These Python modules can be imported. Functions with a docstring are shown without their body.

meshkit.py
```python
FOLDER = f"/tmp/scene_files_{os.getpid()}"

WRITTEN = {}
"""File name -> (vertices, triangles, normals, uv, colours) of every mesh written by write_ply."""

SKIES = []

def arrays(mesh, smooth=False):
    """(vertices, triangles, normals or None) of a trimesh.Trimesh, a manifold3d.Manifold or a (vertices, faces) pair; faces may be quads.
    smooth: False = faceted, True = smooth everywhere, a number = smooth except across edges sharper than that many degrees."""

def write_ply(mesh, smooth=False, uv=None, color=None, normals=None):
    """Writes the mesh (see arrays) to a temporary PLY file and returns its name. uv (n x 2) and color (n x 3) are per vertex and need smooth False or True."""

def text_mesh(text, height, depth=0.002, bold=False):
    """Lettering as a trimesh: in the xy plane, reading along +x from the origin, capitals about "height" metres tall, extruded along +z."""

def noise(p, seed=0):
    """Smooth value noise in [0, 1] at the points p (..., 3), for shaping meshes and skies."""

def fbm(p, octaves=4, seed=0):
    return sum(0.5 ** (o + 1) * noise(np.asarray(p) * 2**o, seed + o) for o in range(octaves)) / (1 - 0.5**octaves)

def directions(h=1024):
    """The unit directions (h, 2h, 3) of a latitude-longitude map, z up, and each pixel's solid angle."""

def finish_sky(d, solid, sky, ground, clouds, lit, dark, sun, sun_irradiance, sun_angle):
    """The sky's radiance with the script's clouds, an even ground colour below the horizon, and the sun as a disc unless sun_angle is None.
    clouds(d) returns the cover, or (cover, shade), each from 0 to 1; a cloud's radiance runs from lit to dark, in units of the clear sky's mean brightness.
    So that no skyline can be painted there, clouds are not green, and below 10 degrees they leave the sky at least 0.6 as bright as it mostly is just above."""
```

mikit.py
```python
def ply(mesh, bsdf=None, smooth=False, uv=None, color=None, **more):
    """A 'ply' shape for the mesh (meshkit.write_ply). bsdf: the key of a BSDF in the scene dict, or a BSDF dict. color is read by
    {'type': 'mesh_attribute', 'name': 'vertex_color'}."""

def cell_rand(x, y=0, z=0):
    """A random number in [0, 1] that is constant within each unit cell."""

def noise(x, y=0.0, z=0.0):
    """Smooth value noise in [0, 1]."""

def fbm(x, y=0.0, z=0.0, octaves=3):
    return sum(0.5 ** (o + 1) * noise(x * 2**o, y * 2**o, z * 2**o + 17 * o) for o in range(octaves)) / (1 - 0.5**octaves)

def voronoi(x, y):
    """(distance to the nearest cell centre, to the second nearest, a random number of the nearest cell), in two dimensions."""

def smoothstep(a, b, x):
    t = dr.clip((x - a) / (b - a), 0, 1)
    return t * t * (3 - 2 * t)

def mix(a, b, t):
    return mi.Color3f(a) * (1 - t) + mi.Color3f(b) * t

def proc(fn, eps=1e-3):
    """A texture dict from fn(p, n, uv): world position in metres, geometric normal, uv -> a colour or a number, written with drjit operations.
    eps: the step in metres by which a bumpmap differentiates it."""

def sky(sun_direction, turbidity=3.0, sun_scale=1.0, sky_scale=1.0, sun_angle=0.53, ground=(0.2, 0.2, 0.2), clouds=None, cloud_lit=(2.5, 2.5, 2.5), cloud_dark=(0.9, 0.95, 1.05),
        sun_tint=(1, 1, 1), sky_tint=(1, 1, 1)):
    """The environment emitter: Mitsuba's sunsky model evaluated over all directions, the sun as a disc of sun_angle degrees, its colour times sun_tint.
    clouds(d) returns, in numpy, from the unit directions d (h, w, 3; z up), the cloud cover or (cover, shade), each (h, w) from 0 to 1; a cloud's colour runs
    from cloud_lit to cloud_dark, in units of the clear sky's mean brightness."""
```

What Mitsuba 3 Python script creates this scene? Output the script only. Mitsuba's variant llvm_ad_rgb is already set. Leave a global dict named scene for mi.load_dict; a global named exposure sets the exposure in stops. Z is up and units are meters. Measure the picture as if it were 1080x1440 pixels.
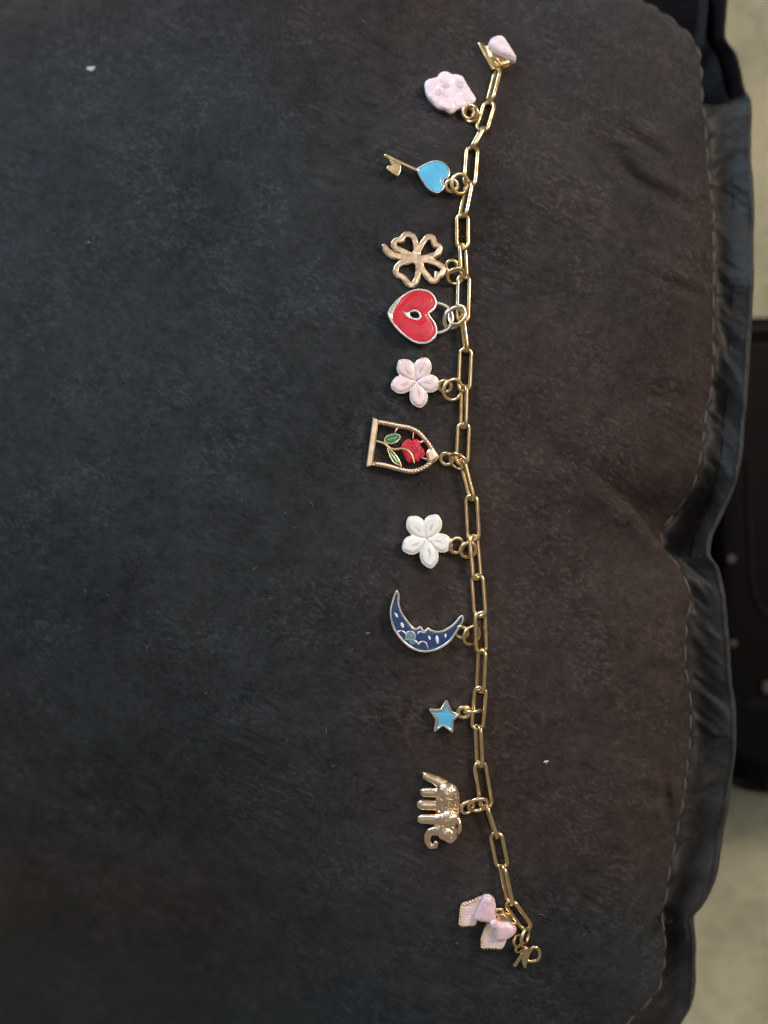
import math, random
import numpy as np, trimesh, shapely, manifold3d
import mitsuba as mi, drjit as dr
import mikit, meshkit
from shapely.geometry import Polygon, Point, LineString
from shapely.ops import unary_union

random.seed(7)
T = mi.ScalarTransform4f
scene, labels = {}, {}

# ------------------------------------------------------------------ camera, light, exposure
S = 0.1333e-3            # metres per photograph pixel on the plane z = 0
H = 0.25                 # the lens above the top of the cushion
exposure = 1.25
scene['camera'] = {
    'type': 'thinlens', 'fov_axis': 'x', 'fov': 2 * math.degrees(math.atan(540 * S / H)),
    'aperture_radius': 0.0034, 'focus_distance': H - 0.001, 'near_clip': 0.01, 'far_clip': 20.0,
    'to_world': T().look_at(origin=[0, 0, H], target=[0, 0, 0], up=[0, 1, 0])}


def area_lamp(key, pos, size, rgb, label, cat):
    """A flat lamp, window or added light, facing the cushion."""
    m = T().look_at(origin=list(pos), target=[0.0, 0.0, 0.0], up=[0.13, 0.2, 1]) @ T().scale([size[0] / 2, size[1] / 2, 1])
    scene[key] = {'type': 'rectangle', 'to_world': m, 'emitter': {'type': 'area', 'radiance': {'type': 'rgb', 'value': list(rgb)}},
                  'bsdf': {'type': 'diffuse', 'reflectance': {'type': 'rgb', 'value': [0.6, 0.6, 0.6]}}}
    labels[key] = {'label': label, 'category': cat}


area_lamp('floor_lamp', (0.62, 0.44, 0.62), (0.2, 0.2), (21.5, 17.2, 13.6), 'warm shaded lamp standing above and right of the cushion', 'lamp')
area_lamp('window', (-1.05, 1.25, 0.62), (0.9, 0.9), (2.2, 3.0, 3.8), 'cool daylight window to the left of the cushion', 'window')
area_lamp('added_overhead_light', (0.48, 0.42, 1.5), (0.6, 0.5), (1.1, 0.97, 0.8), 'small unseen light above and right of the cushion, added to vary the metal reflections', 'lamp')  # unseen source, added so the metal has something uneven to reflect
area_lamp('added_panel', (0.06, 0.22, 1.75), (0.9, 1.7), (0.30, 0.285, 0.26), 'long dim glowing panel straight above the cushion, added to brighten the metal', 'added light')  # unseen glowing panel, added to brighten flat metal faces
scene['room_light'] = {'type': 'constant', 'radiance': {'type': 'rgb', 'value': [0.090, 0.084, 0.077]}}

# ------------------------------------------------------------------ materials
mk = mikit


def rot(p, a):
    c, s = math.cos(a), math.sin(a)
    return p.x * c + p.y * s, p.y * c - p.x * s


def nap(p):
    """Short brushed fibres of the suede-like cloth, about -28 degrees, wandering."""
    w = mk.noise(p.x * 60, p.y * 60, 3.0) * 1.1 - 0.55
    a = -0.42
    c, s = math.cos(a), math.sin(a)
    u, v = p.x * c + p.y * s, p.y * c - p.x * s
    u = u + v * w * 0.5
    return 0.65 * mk.fbm(u * 1050, v * 1900, p.z * 300, 3) + 0.35 * mk.fbm(p.x * 420, p.y * 520, 5.0, 2)


def cloth_col(p, n, uv):
    f = nap(p)
    g = mk.fbm(p.x * 2600, p.y * 2600, p.z * 900, 2)
    big = mk.fbm(p.x * 55 + 3, p.y * 55, p.z * 20, 3)
    fleck = mk.smoothstep(0.60, 0.82, mk.noise(rot(p, -0.42)[0] * 1250 + 40, rot(p, -0.42)[1] * 2500, 8.0)) * mk.smoothstep(0.35, 0.7, mk.noise(p.x * 130, p.y * 130, 2.0))
    t = 0.20 + 1.3 * f + 0.6 * (g - 0.5) + 0.7 * (big - 0.5) + 0.55 * fleck
    t = dr.maximum(t, 0.12)
    return mk.mix((0.0362, 0.0276, 0.0258), (0.0232, 0.0278, 0.0312), mk.smoothstep(0.35, 0.65, mk.fbm(p.x * 12 + 13.5, p.y * 12 + 21.5, 0, 2))) * t


def cloth_h(p, n, uv):
    return (nap(p) * 0.6 + 0.5 * mk.fbm(p.x * 380, p.y * 380, p.z * 380, 2))


def trim_col(p, n, uv):
    g = mk.fbm(p.x * 1900, p.y * 1900, p.z * 1900, 2)
    return mi.Color3f(0.0195, 0.0198, 0.0208) * (0.5 + 1.0 * g)


def bump(bs, fn, scale, eps):
    return {'type': 'bumpmap', 'arbitrary': mk.proc(fn, eps), 'scale': scale, 'bsdf': bs}


def prin(col, rough, metal=0.0, **k):
    c = mk.proc(col) if callable(col) else {'type': 'rgb', 'value': list(col)}
    return {'type': 'principled', 'base_color': c, 'roughness': rough, 'metallic': metal, **k}


def two(b):
    return {'type': 'twosided', 'bsdf': b}


scene['m_cloth'] = two(bump(prin(cloth_col, 0.85, sheen=0.5, specular=0.25), cloth_h, 0.00042, 0.00008))
scene['m_trim'] = two(bump(prin(trim_col, 0.6, sheen=0.5, specular=0.4), cloth_h, 0.0002, 0.0001))
scene['m_thread'] = two(prin((0.085, 0.074, 0.072), 0.85))
scene['m_painted_shade'] = two(prin((0.009, 0.007, 0.008), 0.9, specular=0.1))  # near-black colour standing in for shade on the border
scene['m_crease'] = two(prin((0.50, 0.44, 0.43), 0.5))


def scuff(p, n, uv):
    return mk.fbm(p.x * 800, p.y * 800, p.z * 800, 3)


def metal(rgb, rough):
    def col(p, n, uv):
        k = mk.fbm(p.x * 900, p.y * 900, p.z * 900, 3)
        return mi.Color3f(rgb) * (0.72 + 0.5 * k)
    return two(bump(prin(col, rough, 1.0), scuff, 0.00007, 0.00006))


scene['m_gold'] = metal((0.82, 0.62, 0.34), 0.25)
scene['m_pale_gold'] = metal((0.95, 0.73, 0.43), 0.28)
scene['m_rose_gold'] = metal((0.99, 0.75, 0.53), 0.26)
scene['m_silver'] = metal((0.86, 0.81, 0.74), 0.25)


def enamel(rgb, rough=0.25, **k):
    def col(p, n, uv):
        f = mk.fbm(p.x * 700 + 5, p.y * 700, p.z * 700, 2)
        return mi.Color3f(rgb) * (0.82 + 0.36 * f)
    return two(bump(prin(col, rough, 0.0, clearcoat=0.7, clearcoat_gloss=0.92, **k), scuff, 0.00004, 0.0001))


scene['m_blue'] = enamel((0.10, 0.48, 0.78))
scene['m_navy'] = enamel((0.013, 0.042, 0.16))
scene['m_teal'] = enamel((0.10, 0.27, 0.40))
scene['m_red'] = enamel((0.62, 0.016, 0.042), 0.2, specular=0.3)
scene['m_deep_red'] = enamel((0.58, 0.018, 0.04), 0.25, specular=0.3)
scene['m_pink'] = enamel((0.86, 0.72, 0.80), 0.22, specular=0.8)
scene['m_soft_pink'] = enamel((0.85, 0.68, 0.71), 0.14, specular=0.9)
scene['m_bow_pink'] = enamel((0.86, 0.61, 0.70), 0.2, specular=0.8)
scene['m_grey_pink'] = enamel((0.64, 0.54, 0.63), 0.35)
scene['m_white'] = enamel((0.80, 0.80, 0.79), 0.13, specular=0.9)
scene['m_green'] = enamel((0.02, 0.20, 0.10))
scene['m_crumb'] = two(prin((0.16, 0.16, 0.16), 0.9))
scene['m_lint'] = two(prin((0.55, 0.55, 0.56), 0.9))


def floor_col(p, n, uv):
    f = mk.fbm(p.x * 60, p.y * 60, 0, 3)
    g = mk.fbm(p.x * 420, p.y * 420, 0, 2)
    return mi.Color3f(0.365, 0.37, 0.275) * (0.55 + 0.6 * f + 0.3 * g)


scene['m_floor'] = two(prin(floor_col, 0.9))
scene['m_black'] = two(prin((0.0015, 0.0008, 0.0015), 0.4, specular=0.08))
scene['m_mark'] = two(prin((0.018, 0.018, 0.02), 0.6, specular=0.08))
scene['m_chrome'] = two(prin((0.06, 0.055, 0.06), 0.6, specular=0.2))

# ------------------------------------------------------------------ the shape of the cushion
def W(px, py, z):
    """World point at height z that stands where the photograph shows (px, py)."""
    k = S * (H - z) / H
    return np.array([(px - 540) * k, (720 - py) * k, z])


def smooth01(a, b, x):
    t = np.clip((x - a) / (b - a), 0, 1)
    return t * t * (3 - 2 * t)


def dome(x, y):
    x, y = np.asarray(x, float), np.asarray(y, float)
    z = -((x - 0.006) ** 2) / (2 * np.where(x < 0.006, 0.20, 0.26)) - ((y + 0.0) ** 2) / (2 * 0.36)
    p = np.stack([x, y, 0 * x], -1)
    t = np.maximum(-(y - 0.006), 0)
    z = z - t ** 2 * np.where(t < 0.12, 1, 0.12 / np.maximum(t, 1e-9)) * (2.3 * smooth01(0.02, -0.05, x) - 0.45 * smooth01(0.01, 0.05, x))
    z = z + 0.0042 * (meshkit.fbm(p * 22 + 4, 3, 5) - 0.5) + 0.0009 * (meshkit.fbm(p * 95 + 2, 3, 9) - 0.5)
    return z


SEAM = np.array([(740, -190), (800, -90), (902, 0), (940, 25), (966, 47), (981, 68), (985, 90), (986, 120), (989, 150), (992, 185), (994, 220), (999, 270), (1003, 310), (1003, 400), (1003, 475),
                 (1002, 520), (999, 552), (992, 585), (987, 625), (982, 660), (974, 692), (955, 728), (940, 752), (945, 780), (962, 815), (970, 845), (966, 868), (964, 900), (963, 930), (966, 955),
                 (971, 990), (970, 1030), (966, 1070), (962, 1110), (955, 1150), (948, 1190), (940, 1225), (937, 1255), (931, 1290), (935, 1330), (926, 1390), (908, 1412), (880, 1440), (800, 1530), (700, 1640)], float)
OUTER = np.array([(1000, -190), (1026, -90), (1028, 0), (1026, 40), (1043, 72), (1052, 115), (1056, 200), (1058, 260), (1060, 310), (1058, 380), (1056, 470), (1050, 560), (1045, 620), (1034, 680),
                  (1018, 722), (1001, 758), (998, 778), (1011, 800), (1020, 840), (1024, 880), (1029, 960), (1034, 990), (1033, 1050), (1029, 1100), (1020, 1160), (1004, 1238), (987, 1272),
                  (976, 1290), (979, 1335), (979, 1370), (972, 1410), (955, 1440), (920, 1530), (880, 1640)], float)
EDGE_DROP = 0.006


def unproject(poly, drop):
    out = []
    for px, py in poly:
        z = -0.01
        for _ in range(12):
            w = W(px, py, z)
            z = float(dome(w[0], w[1])) - drop
        out.append(W(px, py, z))
    return np.array(out)


def dense(poly, n):
    t = np.r_[0, np.cumsum(np.hypot(*np.diff(poly, axis=0).T))]
    from scipy.interpolate import PchipInterpolator
    q = np.linspace(0, t[-1], n)
    return np.stack([PchipInterpolator(t, poly[:, 0])(q), PchipInterpolator(t, poly[:, 1])(q)], 1)


seam_w, outer_w = unproject(dense(SEAM, 400), EDGE_DROP), unproject(dense(OUTER, 400), EDGE_DROP + 0.001)


def at_y(line, y):
    o = np.argsort(line[:, 1])
    return np.interp(y, line[o, 1], line[o, 0])


FOLD = np.array([[p[0], p[1]] for p in (W(px, py, -0.014) for px, py in ((780, 640), (838, 690), (870, 715), (897, 742), (922, 768), (942, 792), (958, 815), (968, 838), (978, 870)))])
CREASES = [((835, 190), (915, 285), 13, 0.0011), ((868, 175), (950, 230), 10, 0.0009), ((880, 250), (985, 300), 12, 0.0012), ((920, 400), (1000, 420), 9, 0.0010), ((905, 1330), (940, 1290), 9, 0.0022), ((900, 935), (965, 950), 13, 0.0008),
           ((880, 1100), (955, 1130), 12, 0.0008), ((890, 560), (985, 560), 16, 0.0007), ((930, 1080), (945, 1180), 8, 0.001), ((700, 590), (850, 690), 22, 0.0006), ((560, 690), (700, 820), 30, 0.0005)]


def top(x, y):
    """Height of the cushion's upper panel."""
    x, y = np.asarray(x, float), np.asarray(y, float)
    d = np.maximum(at_y(seam_w, y) - x, 0)
    z = dome(x, y) - EDGE_DROP * np.exp(-((d / 0.0075) ** 1.15))
    xc = np.interp(-y, -FOLD[:, 1], FOLD[:, 0], left=9, right=9)
    dep = smooth01(0, 0.0022, x - xc) * smooth01(FOLD[0, 1], FOLD[3, 1], y) * smooth01(FOLD[-1, 1], FOLD[-3, 1], y)
    z = z - 0.0075 * dep * np.where(y > 0, smooth01(0.0125, 0.0, y), 1) + 0.0012 * np.exp(-(((x - xc + 0.002) / 0.003) ** 2)) * smooth01(FOLD[0, 1], FOLD[3, 1], y) * smooth01(FOLD[-1, 1], FOLD[-3, 1], y)
    z = z + 0.0011 * np.exp(-d / 0.004) * (meshkit.fbm(np.stack([y * 260, x * 60, 0 * x], -1), 3, 11) - 0.5)
    for a, b, w, amp in CREASES:
        A, B = W(*a, -0.012)[:2], W(*b, -0.012)[:2]
        ab = B - A
        t = ((x - A[0]) * ab[0] + (y - A[1]) * ab[1]) / (ab @ ab)
        q = np.clip(t, 0, 1)
        dd = np.hypot(x - A[0] - q * ab[0], y - A[1] - q * ab[1]) / (w * S)
        z = z - amp * np.exp(-dd ** 2) * np.sin(np.pi * np.clip(0.12 + 0.88 * t, 0, 1)) + 0.5 * amp * np.exp(-((dd - 1.7) ** 2)) * np.sin(np.pi * np.clip(t, 0, 1))
    return z


def grid_faces(nu, nv, flip=False):
    i, j = np.meshgrid(np.arange(nu - 1), np.arange(nv - 1), indexing='ij')
    a = i * nv + j
    q = np.stack([a, a + nv, a + nv + 1, a + 1], -1).reshape(-1, 4)
    return q[:, ::-1] if flip else q


ys = np.linspace(0.165, -0.165, 520)
us = 1 - (1 - np.linspace(0, 1, 420)) ** 1.3
X = -0.2 + (at_y(seam_w, ys)[:, None] + 0.2) * us[None]
Y = np.repeat(ys[:, None], len(us), 1)
panel = (np.stack([X, Y, top(X, Y)], -1).reshape(-1, 3), grid_faces(len(ys), len(us)))
labels['cushion'] = {'label': 'dark charcoal cushion of brushed cloth with stitched border, lying under the bracelet', 'category': 'cushion'}
scene['cushion__panel'] = mikit.ply(panel, 'm_cloth', smooth=True)

# the hemmed border: a valley beside the seam, then a rounded roll along the outer edge, puckered by the stitching
def border():
    n = 1100
    yy = np.linspace(0.165, -0.165, n)
    xs, xo = at_y(seam_w, yy), at_y(outer_w, yy)
    ze = top(xs - 1e-5, yy)
    lin = lambda f, sd, q=3.3: meshkit.fbm(np.stack([yy * f, 0 * yy + q, 0 * yy], -1), 3, sd) - 0.5
    ro = 0.0013 + 0.0012 * lin(60, 1)                    # radius of the roll
    tuck = smooth01(0.0835, 0.0905, yy)                  # where it tucks under at the upper end
    zo = dome(xo, yy) - EDGE_DROP + 0.0030 * lin(110, 2) - 0.0005 - 0.004 * tuck
    wid = np.maximum(xo - xs, 0.002)
    ro = np.clip(ro, 0.0007, wid * 0.3)
    deep = np.clip(0.0040 + 0.0034 * lin(75, 6), 0.0006, 1)
    low = 0.50 + 0.4 * lin(90, 14)                       # how far out the valley reaches
    pts = []
    for v in np.linspace(0, 1, 20):                      # seam to the top of the rounded edge
        x = xs + (wid - ro) * v
        slant = yy + (v - 0.5) * 0.006 * np.sign(lin(25, 12))
        p2 = meshkit.fbm(np.stack([slant * 210, 0 * yy + v * 1.1, 0 * yy], -1), 3, 4) - 0.5
        z = ze * (1 - v) + (zo + ro) * v - deep * np.sin(np.pi * v ** low) ** 1.1 - 0.0004 * (v > 0) + 0.0030 * p2 * np.sin(np.pi * v) ** 0.6 - 0.015 * tuck * np.sin(np.pi * v) ** 0.6
        pts.append(np.stack([x, yy, z], -1))
    for a in np.radians(np.linspace(80, -120, 14)):
        bite = 1 + 0.4 * (meshkit.fbm(np.stack([yy * 420, 0 * yy + a, 0 * yy], -1), 2, 8) - 0.5)
        pts.append(np.stack([xo - ro + ro * np.cos(a), yy, zo + ro * np.sin(a) * bite], -1))
    return np.stack(pts, 1), xo, zo


bp, bxo, bzo = border()
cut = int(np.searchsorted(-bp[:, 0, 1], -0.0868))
for part, rows, mat in (('border', bp[cut:], 'm_trim'), ('shade_painted_border', bp[:cut + 1] - [0, 0, 0.0004], 'm_painted_shade')):  # upper end is the same border, with its shade put into the colour
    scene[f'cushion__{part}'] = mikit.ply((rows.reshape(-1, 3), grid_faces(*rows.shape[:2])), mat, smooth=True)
labels['cushion__shade_painted_border'] = {'label': 'border painted near black for the shade where it tucks under at the top corner'}
FLOOR = -0.088
under = []
for v in np.linspace(0, 1, 10):
    th = v * math.pi / 2
    under.append(np.stack([bxo - 0.004 - 0.03 * (1 - math.cos(th)) , bp[:, 0, 1], bzo - 0.001 + (FLOOR - 0.001 - bzo) * math.sin(th)], -1))
under = np.stack(under, 1)
scene['cushion__underside'] = mikit.ply((under.reshape(-1, 3), grid_faces(*under.shape[:2])), 'm_cloth', smooth=True)


def numbered(key):
    if key not in scene and key not in labels:
        return key
    k = 1
    while f'{key}_{k:03d}' in scene or f'{key}_{k:03d}' in labels:
        k += 1
    return f'{key}_{k:03d}'


# ------------------------------------------------------------------ mesh helpers
def tube(pts, r, closed=False, sides=12, cap=True):
    """A round wire along a polyline; r may be one number or one per point."""
    p = np.asarray(pts, float)
    n = len(p)
    t = np.roll(p, -1, 0) - np.roll(p, 1, 0) if closed else np.gradient(p, axis=0)
    t /= np.linalg.norm(t, axis=1, keepdims=True)
    a = np.cross(t[0], [0, 0, 1.0])
    if np.linalg.norm(a) < 0.2:
        a = np.cross(t[0], [1.0, 0, 0])
    fr = []
    for k in range(n):
        a = a - (a @ t[k]) * t[k]
        a /= np.linalg.norm(a)
        fr.append(a.copy())
    A = np.array(fr)
    if closed:                                            # spread the frame's mismatch along the loop
        b = A[-1] - (A[-1] @ t[0]) * t[0]
        ang = math.atan2(np.cross(b, A[0]) @ t[0], b @ A[0])
        B = np.cross(t, A)
        th = ang * np.arange(n)[:, None] / n
        A = A * np.cos(th) + B * np.sin(th)
    B = np.cross(t, A)
    th = np.arange(sides) * 2 * np.pi / sides
    R = np.broadcast_to(r, (n,))[:, None, None]
    v = p[:, None] + R * (np.cos(th)[None, :, None] * A[:, None] + np.sin(th)[None, :, None] * B[:, None])
    m = n if closed else n - 1
    i, j = np.meshgrid(np.arange(m), np.arange(sides), indexing='ij')
    i2, j2 = (i + 1) % n, (j + 1) % sides
    q = np.stack([i * sides + j, i * sides + j2, i2 * sides + j2, i2 * sides + j], -1).reshape(-1, 4)
    f = np.vstack([q[:, [0, 1, 2]], q[:, [0, 2, 3]]])
    v = v.reshape(-1, 3)
    if not closed and cap:
        R1 = np.broadcast_to(r, (n,))
        v = np.vstack([v, p[0] - t[0] * R1[0] * 0.7, p[-1] + t[-1] * R1[-1] * 0.7])
        k0, k1 = len(v) - 2, len(v) - 1
        jj = np.arange(sides)
        f = np.vstack([f, np.stack([jj * 0 + k0, (jj + 1) % sides, jj], 1), np.stack([jj * 0 + k1, (n - 1) * sides + jj, (n - 1) * sides + (jj + 1) % sides], 1)])
    return trimesh.Trimesh(v, f, process=False)


def spline(pts, n=8, closed=True):
    """Catmull-Rom through the points."""
    p = np.asarray(pts, float)
    if closed:
        q = np.vstack([p[-1], p, p[0], p[1]])
    else:
        q = np.vstack([2 * p[0] - p[1], p, 2 * p[-1] - p[-2]])
    out = []
    for k in range(1, len(q) - 2):
        t = np.arange(n)[:, None] / n
        a, b, c, d = q[k - 1], q[k], q[k + 1], q[k + 2]
        out.append(0.5 * (2 * b + (c - a) * t + (2 * a - 5 * b + 4 * c - d) * t ** 2 + (3 * b - a - 3 * c + d) * t ** 3))
    if not closed:
        out.append(p[-1:])
    return np.vstack(out)


def polys(g):
    if g.is_empty:
        return []
    return [x for x in getattr(g, 'geoms', [g]) if isinstance(x, Polygon) and x.area > 1e-4]


def inflate(poly, prof, z0=0.0):
    """A solid over the polygon: upright wall from z0, then the skin through (inset, height) pairs, flat past the last."""
    vs, fs, at = [], [], 0
    poly = poly.buffer(0)
    lev = [poly.buffer(-d, quad_segs=4).simplify(0.04) if d > 0 else poly for d, _ in prof]
    for g in polys(poly):
        for ring in (g.exterior, *g.interiors):
            c = np.asarray(ring.coords)[:-1, :2]
            n = len(c)
            vs += [np.c_[c, np.full(n, z0)], np.c_[c, np.full(n, prof[0][1])]]
            i = np.arange(n)
            j = (i + 1) % n
            fs += [np.stack([i, j, j + n], 1) + at, np.stack([i, j + n, i + n], 1) + at]
            at += 2 * n
    for k in range(len(lev)):
        A = lev[k]
        B = lev[k + 1] if k + 1 < len(lev) else None
        ring = A if B is None or B.is_empty else A.difference(B)
        for g in polys(ring):
            v, f = trimesh.creation.triangulate_polygon(g, engine='earcut')
            v = np.asarray(v)[:, :2]
            z = np.full(len(v), float(prof[k][1]))
            if B is not None and not B.is_empty:
                z[shapely.distance(shapely.points(v), B.boundary) < 1e-3] = prof[k + 1][1]
            f = np.asarray(f)
            e1, e2 = v[f[:, 1]] - v[f[:, 0]], v[f[:, 2]] - v[f[:, 0]]
            neg = e1[:, 0] * e2[:, 1] - e1[:, 1] * e2[:, 0] < 0
            f[neg] = f[neg][:, ::-1]
            vs.append(np.c_[v, z]); fs.append(f + at); at += len(v)
    m = trimesh.Trimesh(np.vstack(vs), np.vstack(fs), process=False)
    m.merge_vertices(digits_vertex=4)
    return m


def rounded(h, r, n=4):
    """Profile of an edge of radius r below height h."""
    return [(r * (1 - math.cos(a)), h - r + r * math.sin(a)) for a in np.linspace(0, math.pi / 2, n + 1)]


def domed(w, h0, h1, n=5):
    return [(w * (1 - math.cos(a)), h0 + (h1 - h0) * math.sin(a)) for a in np.linspace(0, math.pi / 2, n + 1)]


def join(*ms):
    return trimesh.util.concatenate(list(ms))


def ring_pts(c, r, tilt=0.0, axis=0.0, n=28, sq=1.0):
    """Points of a circle about c lying flat, tilted by `tilt` degrees about the in-plane direction `axis`."""
    th = np.arange(n) * 2 * np.pi / n
    p = np.stack([r * np.cos(th), sq * r * np.sin(th), 0 * th], 1)
    ca, sa = math.cos(math.radians(axis)), math.sin(math.radians(axis))
    ct, st = math.cos(math.radians(tilt)), math.sin(math.radians(tilt))
    u, v = p[:, 0], p[:, 1]
    q = np.stack([u, v * ct, v * st], 1)
    return np.stack([q[:, 0] * ca - q[:, 1] * sa, q[:, 0] * sa + q[:, 1] * ca, q[:, 2]], 1) + np.asarray(c, float)


def ball_chain(segs, scale_z=1.0, edge=1.6, smooth=8):
    """One continuous body: hulls of spheres at both ends of every bone, joined and smoothed. segs: ((x,y,z,r), (x,y,z,r))."""
    ball = lambda b: manifold3d.Manifold.sphere(b[3], 20).translate(list(b[:3]))
    m = manifold3d.Manifold()
    for a, b in segs:
        m = m + manifold3d.Manifold.batch_hull([ball(a), ball(b)])
    m = m.refine_to_length(edge).to_mesh()
    t = trimesh.Trimesh(np.asarray(m.vert_properties)[:, :3], np.asarray(m.tri_verts))
    trimesh.smoothing.filter_taubin(t, iterations=smooth)
    v = t.vertices.copy()
    v[:, 2] *= scale_z
    return trimesh.Trimesh(v, t.faces, process=False)


# ------------------------------------------------------------------ placing things on the cushion
def on_top(px, py):
    z = 0.0
    for _ in range(12):
        w = W(px, py, z)
        z = float(top(w[0], w[1]))
    return W(px, py, z)


def frame(px, py, lift=0.0, tilt=(0.0, 0.0)):
    """Matrix from a thing's own axes (x right, y up, z off the cloth, in photograph pixels about its middle) to the world.
    tilt: degrees about x and about y, on top of the slope of the cloth."""
    w = on_top(px, py)
    e = 0.004
    dx = (float(top(w[0] + e, w[1])) - float(top(w[0] - e, w[1]))) / (2 * e)
    dy = (float(top(w[0], w[1] + e)) - float(top(w[0], w[1] - e))) / (2 * e)
    k = S * (H - w[2]) / H
    m = T().translate([float(w[0]), float(w[1]), float(w[2]) + lift * k])
    m = m @ T().rotate([0, 1, 0], -math.degrees(math.atan(dx)) + tilt[1]) @ T().rotate([1, 0, 0], math.degrees(math.atan(dy)) + tilt[0])
    return m @ T().scale([k, k, k])


class Thing:
    """A charm traced in photograph pixels: px() turns a point of the photograph into its own axes."""
    def __init__(self, name, label, cat, c, lift=0.0, tilt=(0, 0), crop=None):
        self.key, self.c, self.m, self.crop = numbered(name), c, frame(*c, lift, tilt), crop
        labels[self.key] = {'label': label, 'category': cat}

    def px(self, pts):
        """Points read off an enlarged view (scale, x0, y0) of the photograph."""
        p = np.asarray(pts, float)
        if self.crop:
            k, x0, y0 = self.crop
            p = p / k + [x0, y0]
        return np.stack([p[:, 0] - self.c[0], self.c[1] - p[:, 1]], 1)

    def one(self, x, y, z=0.0):
        q = self.px([(x, y)])[0]
        return np.array([q[0], q[1], z])

    def line(self, pts, z=0.0, n=6):
        p = spline(self.px(pts), n, closed=False)
        return np.c_[p, np.broadcast_to(z, len(p)) if np.ndim(z) == 0 else np.interp(np.linspace(0, 1, len(p)), np.linspace(0, 1, len(z)), z)]

    def shape(self, pts, n=6):
        p = self.px(pts)
        return Polygon(spline(p, n) if n > 1 else p).buffer(0)

    def add(self, part, mesh, mat, smooth=45, label=None):
        key = numbered(f'{self.key}__{part}')
        scene[key] = mikit.ply(mesh, mat, smooth=smooth, to_world=self.m)
        if label:
            labels[key] = {'label': label}
        return key[len(self.key) + 2:]


# ------------------------------------------------------------------ the chain
JOINTS = [(699, 104), (688, 148), (677, 186), (664, 211), (659, 262), (650, 306), (650, 349), (652, 391), (650, 452), (655, 494), (653, 547), (652, 599), (650, 650), (663, 700), (666, 756),
          (671, 811), (675, 863), (677, 914), (675, 968), (671, 1021), (674, 1073), (684, 1132), (697, 1172), (706, 1215), (717, 1266), (741, 1302)]
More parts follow.
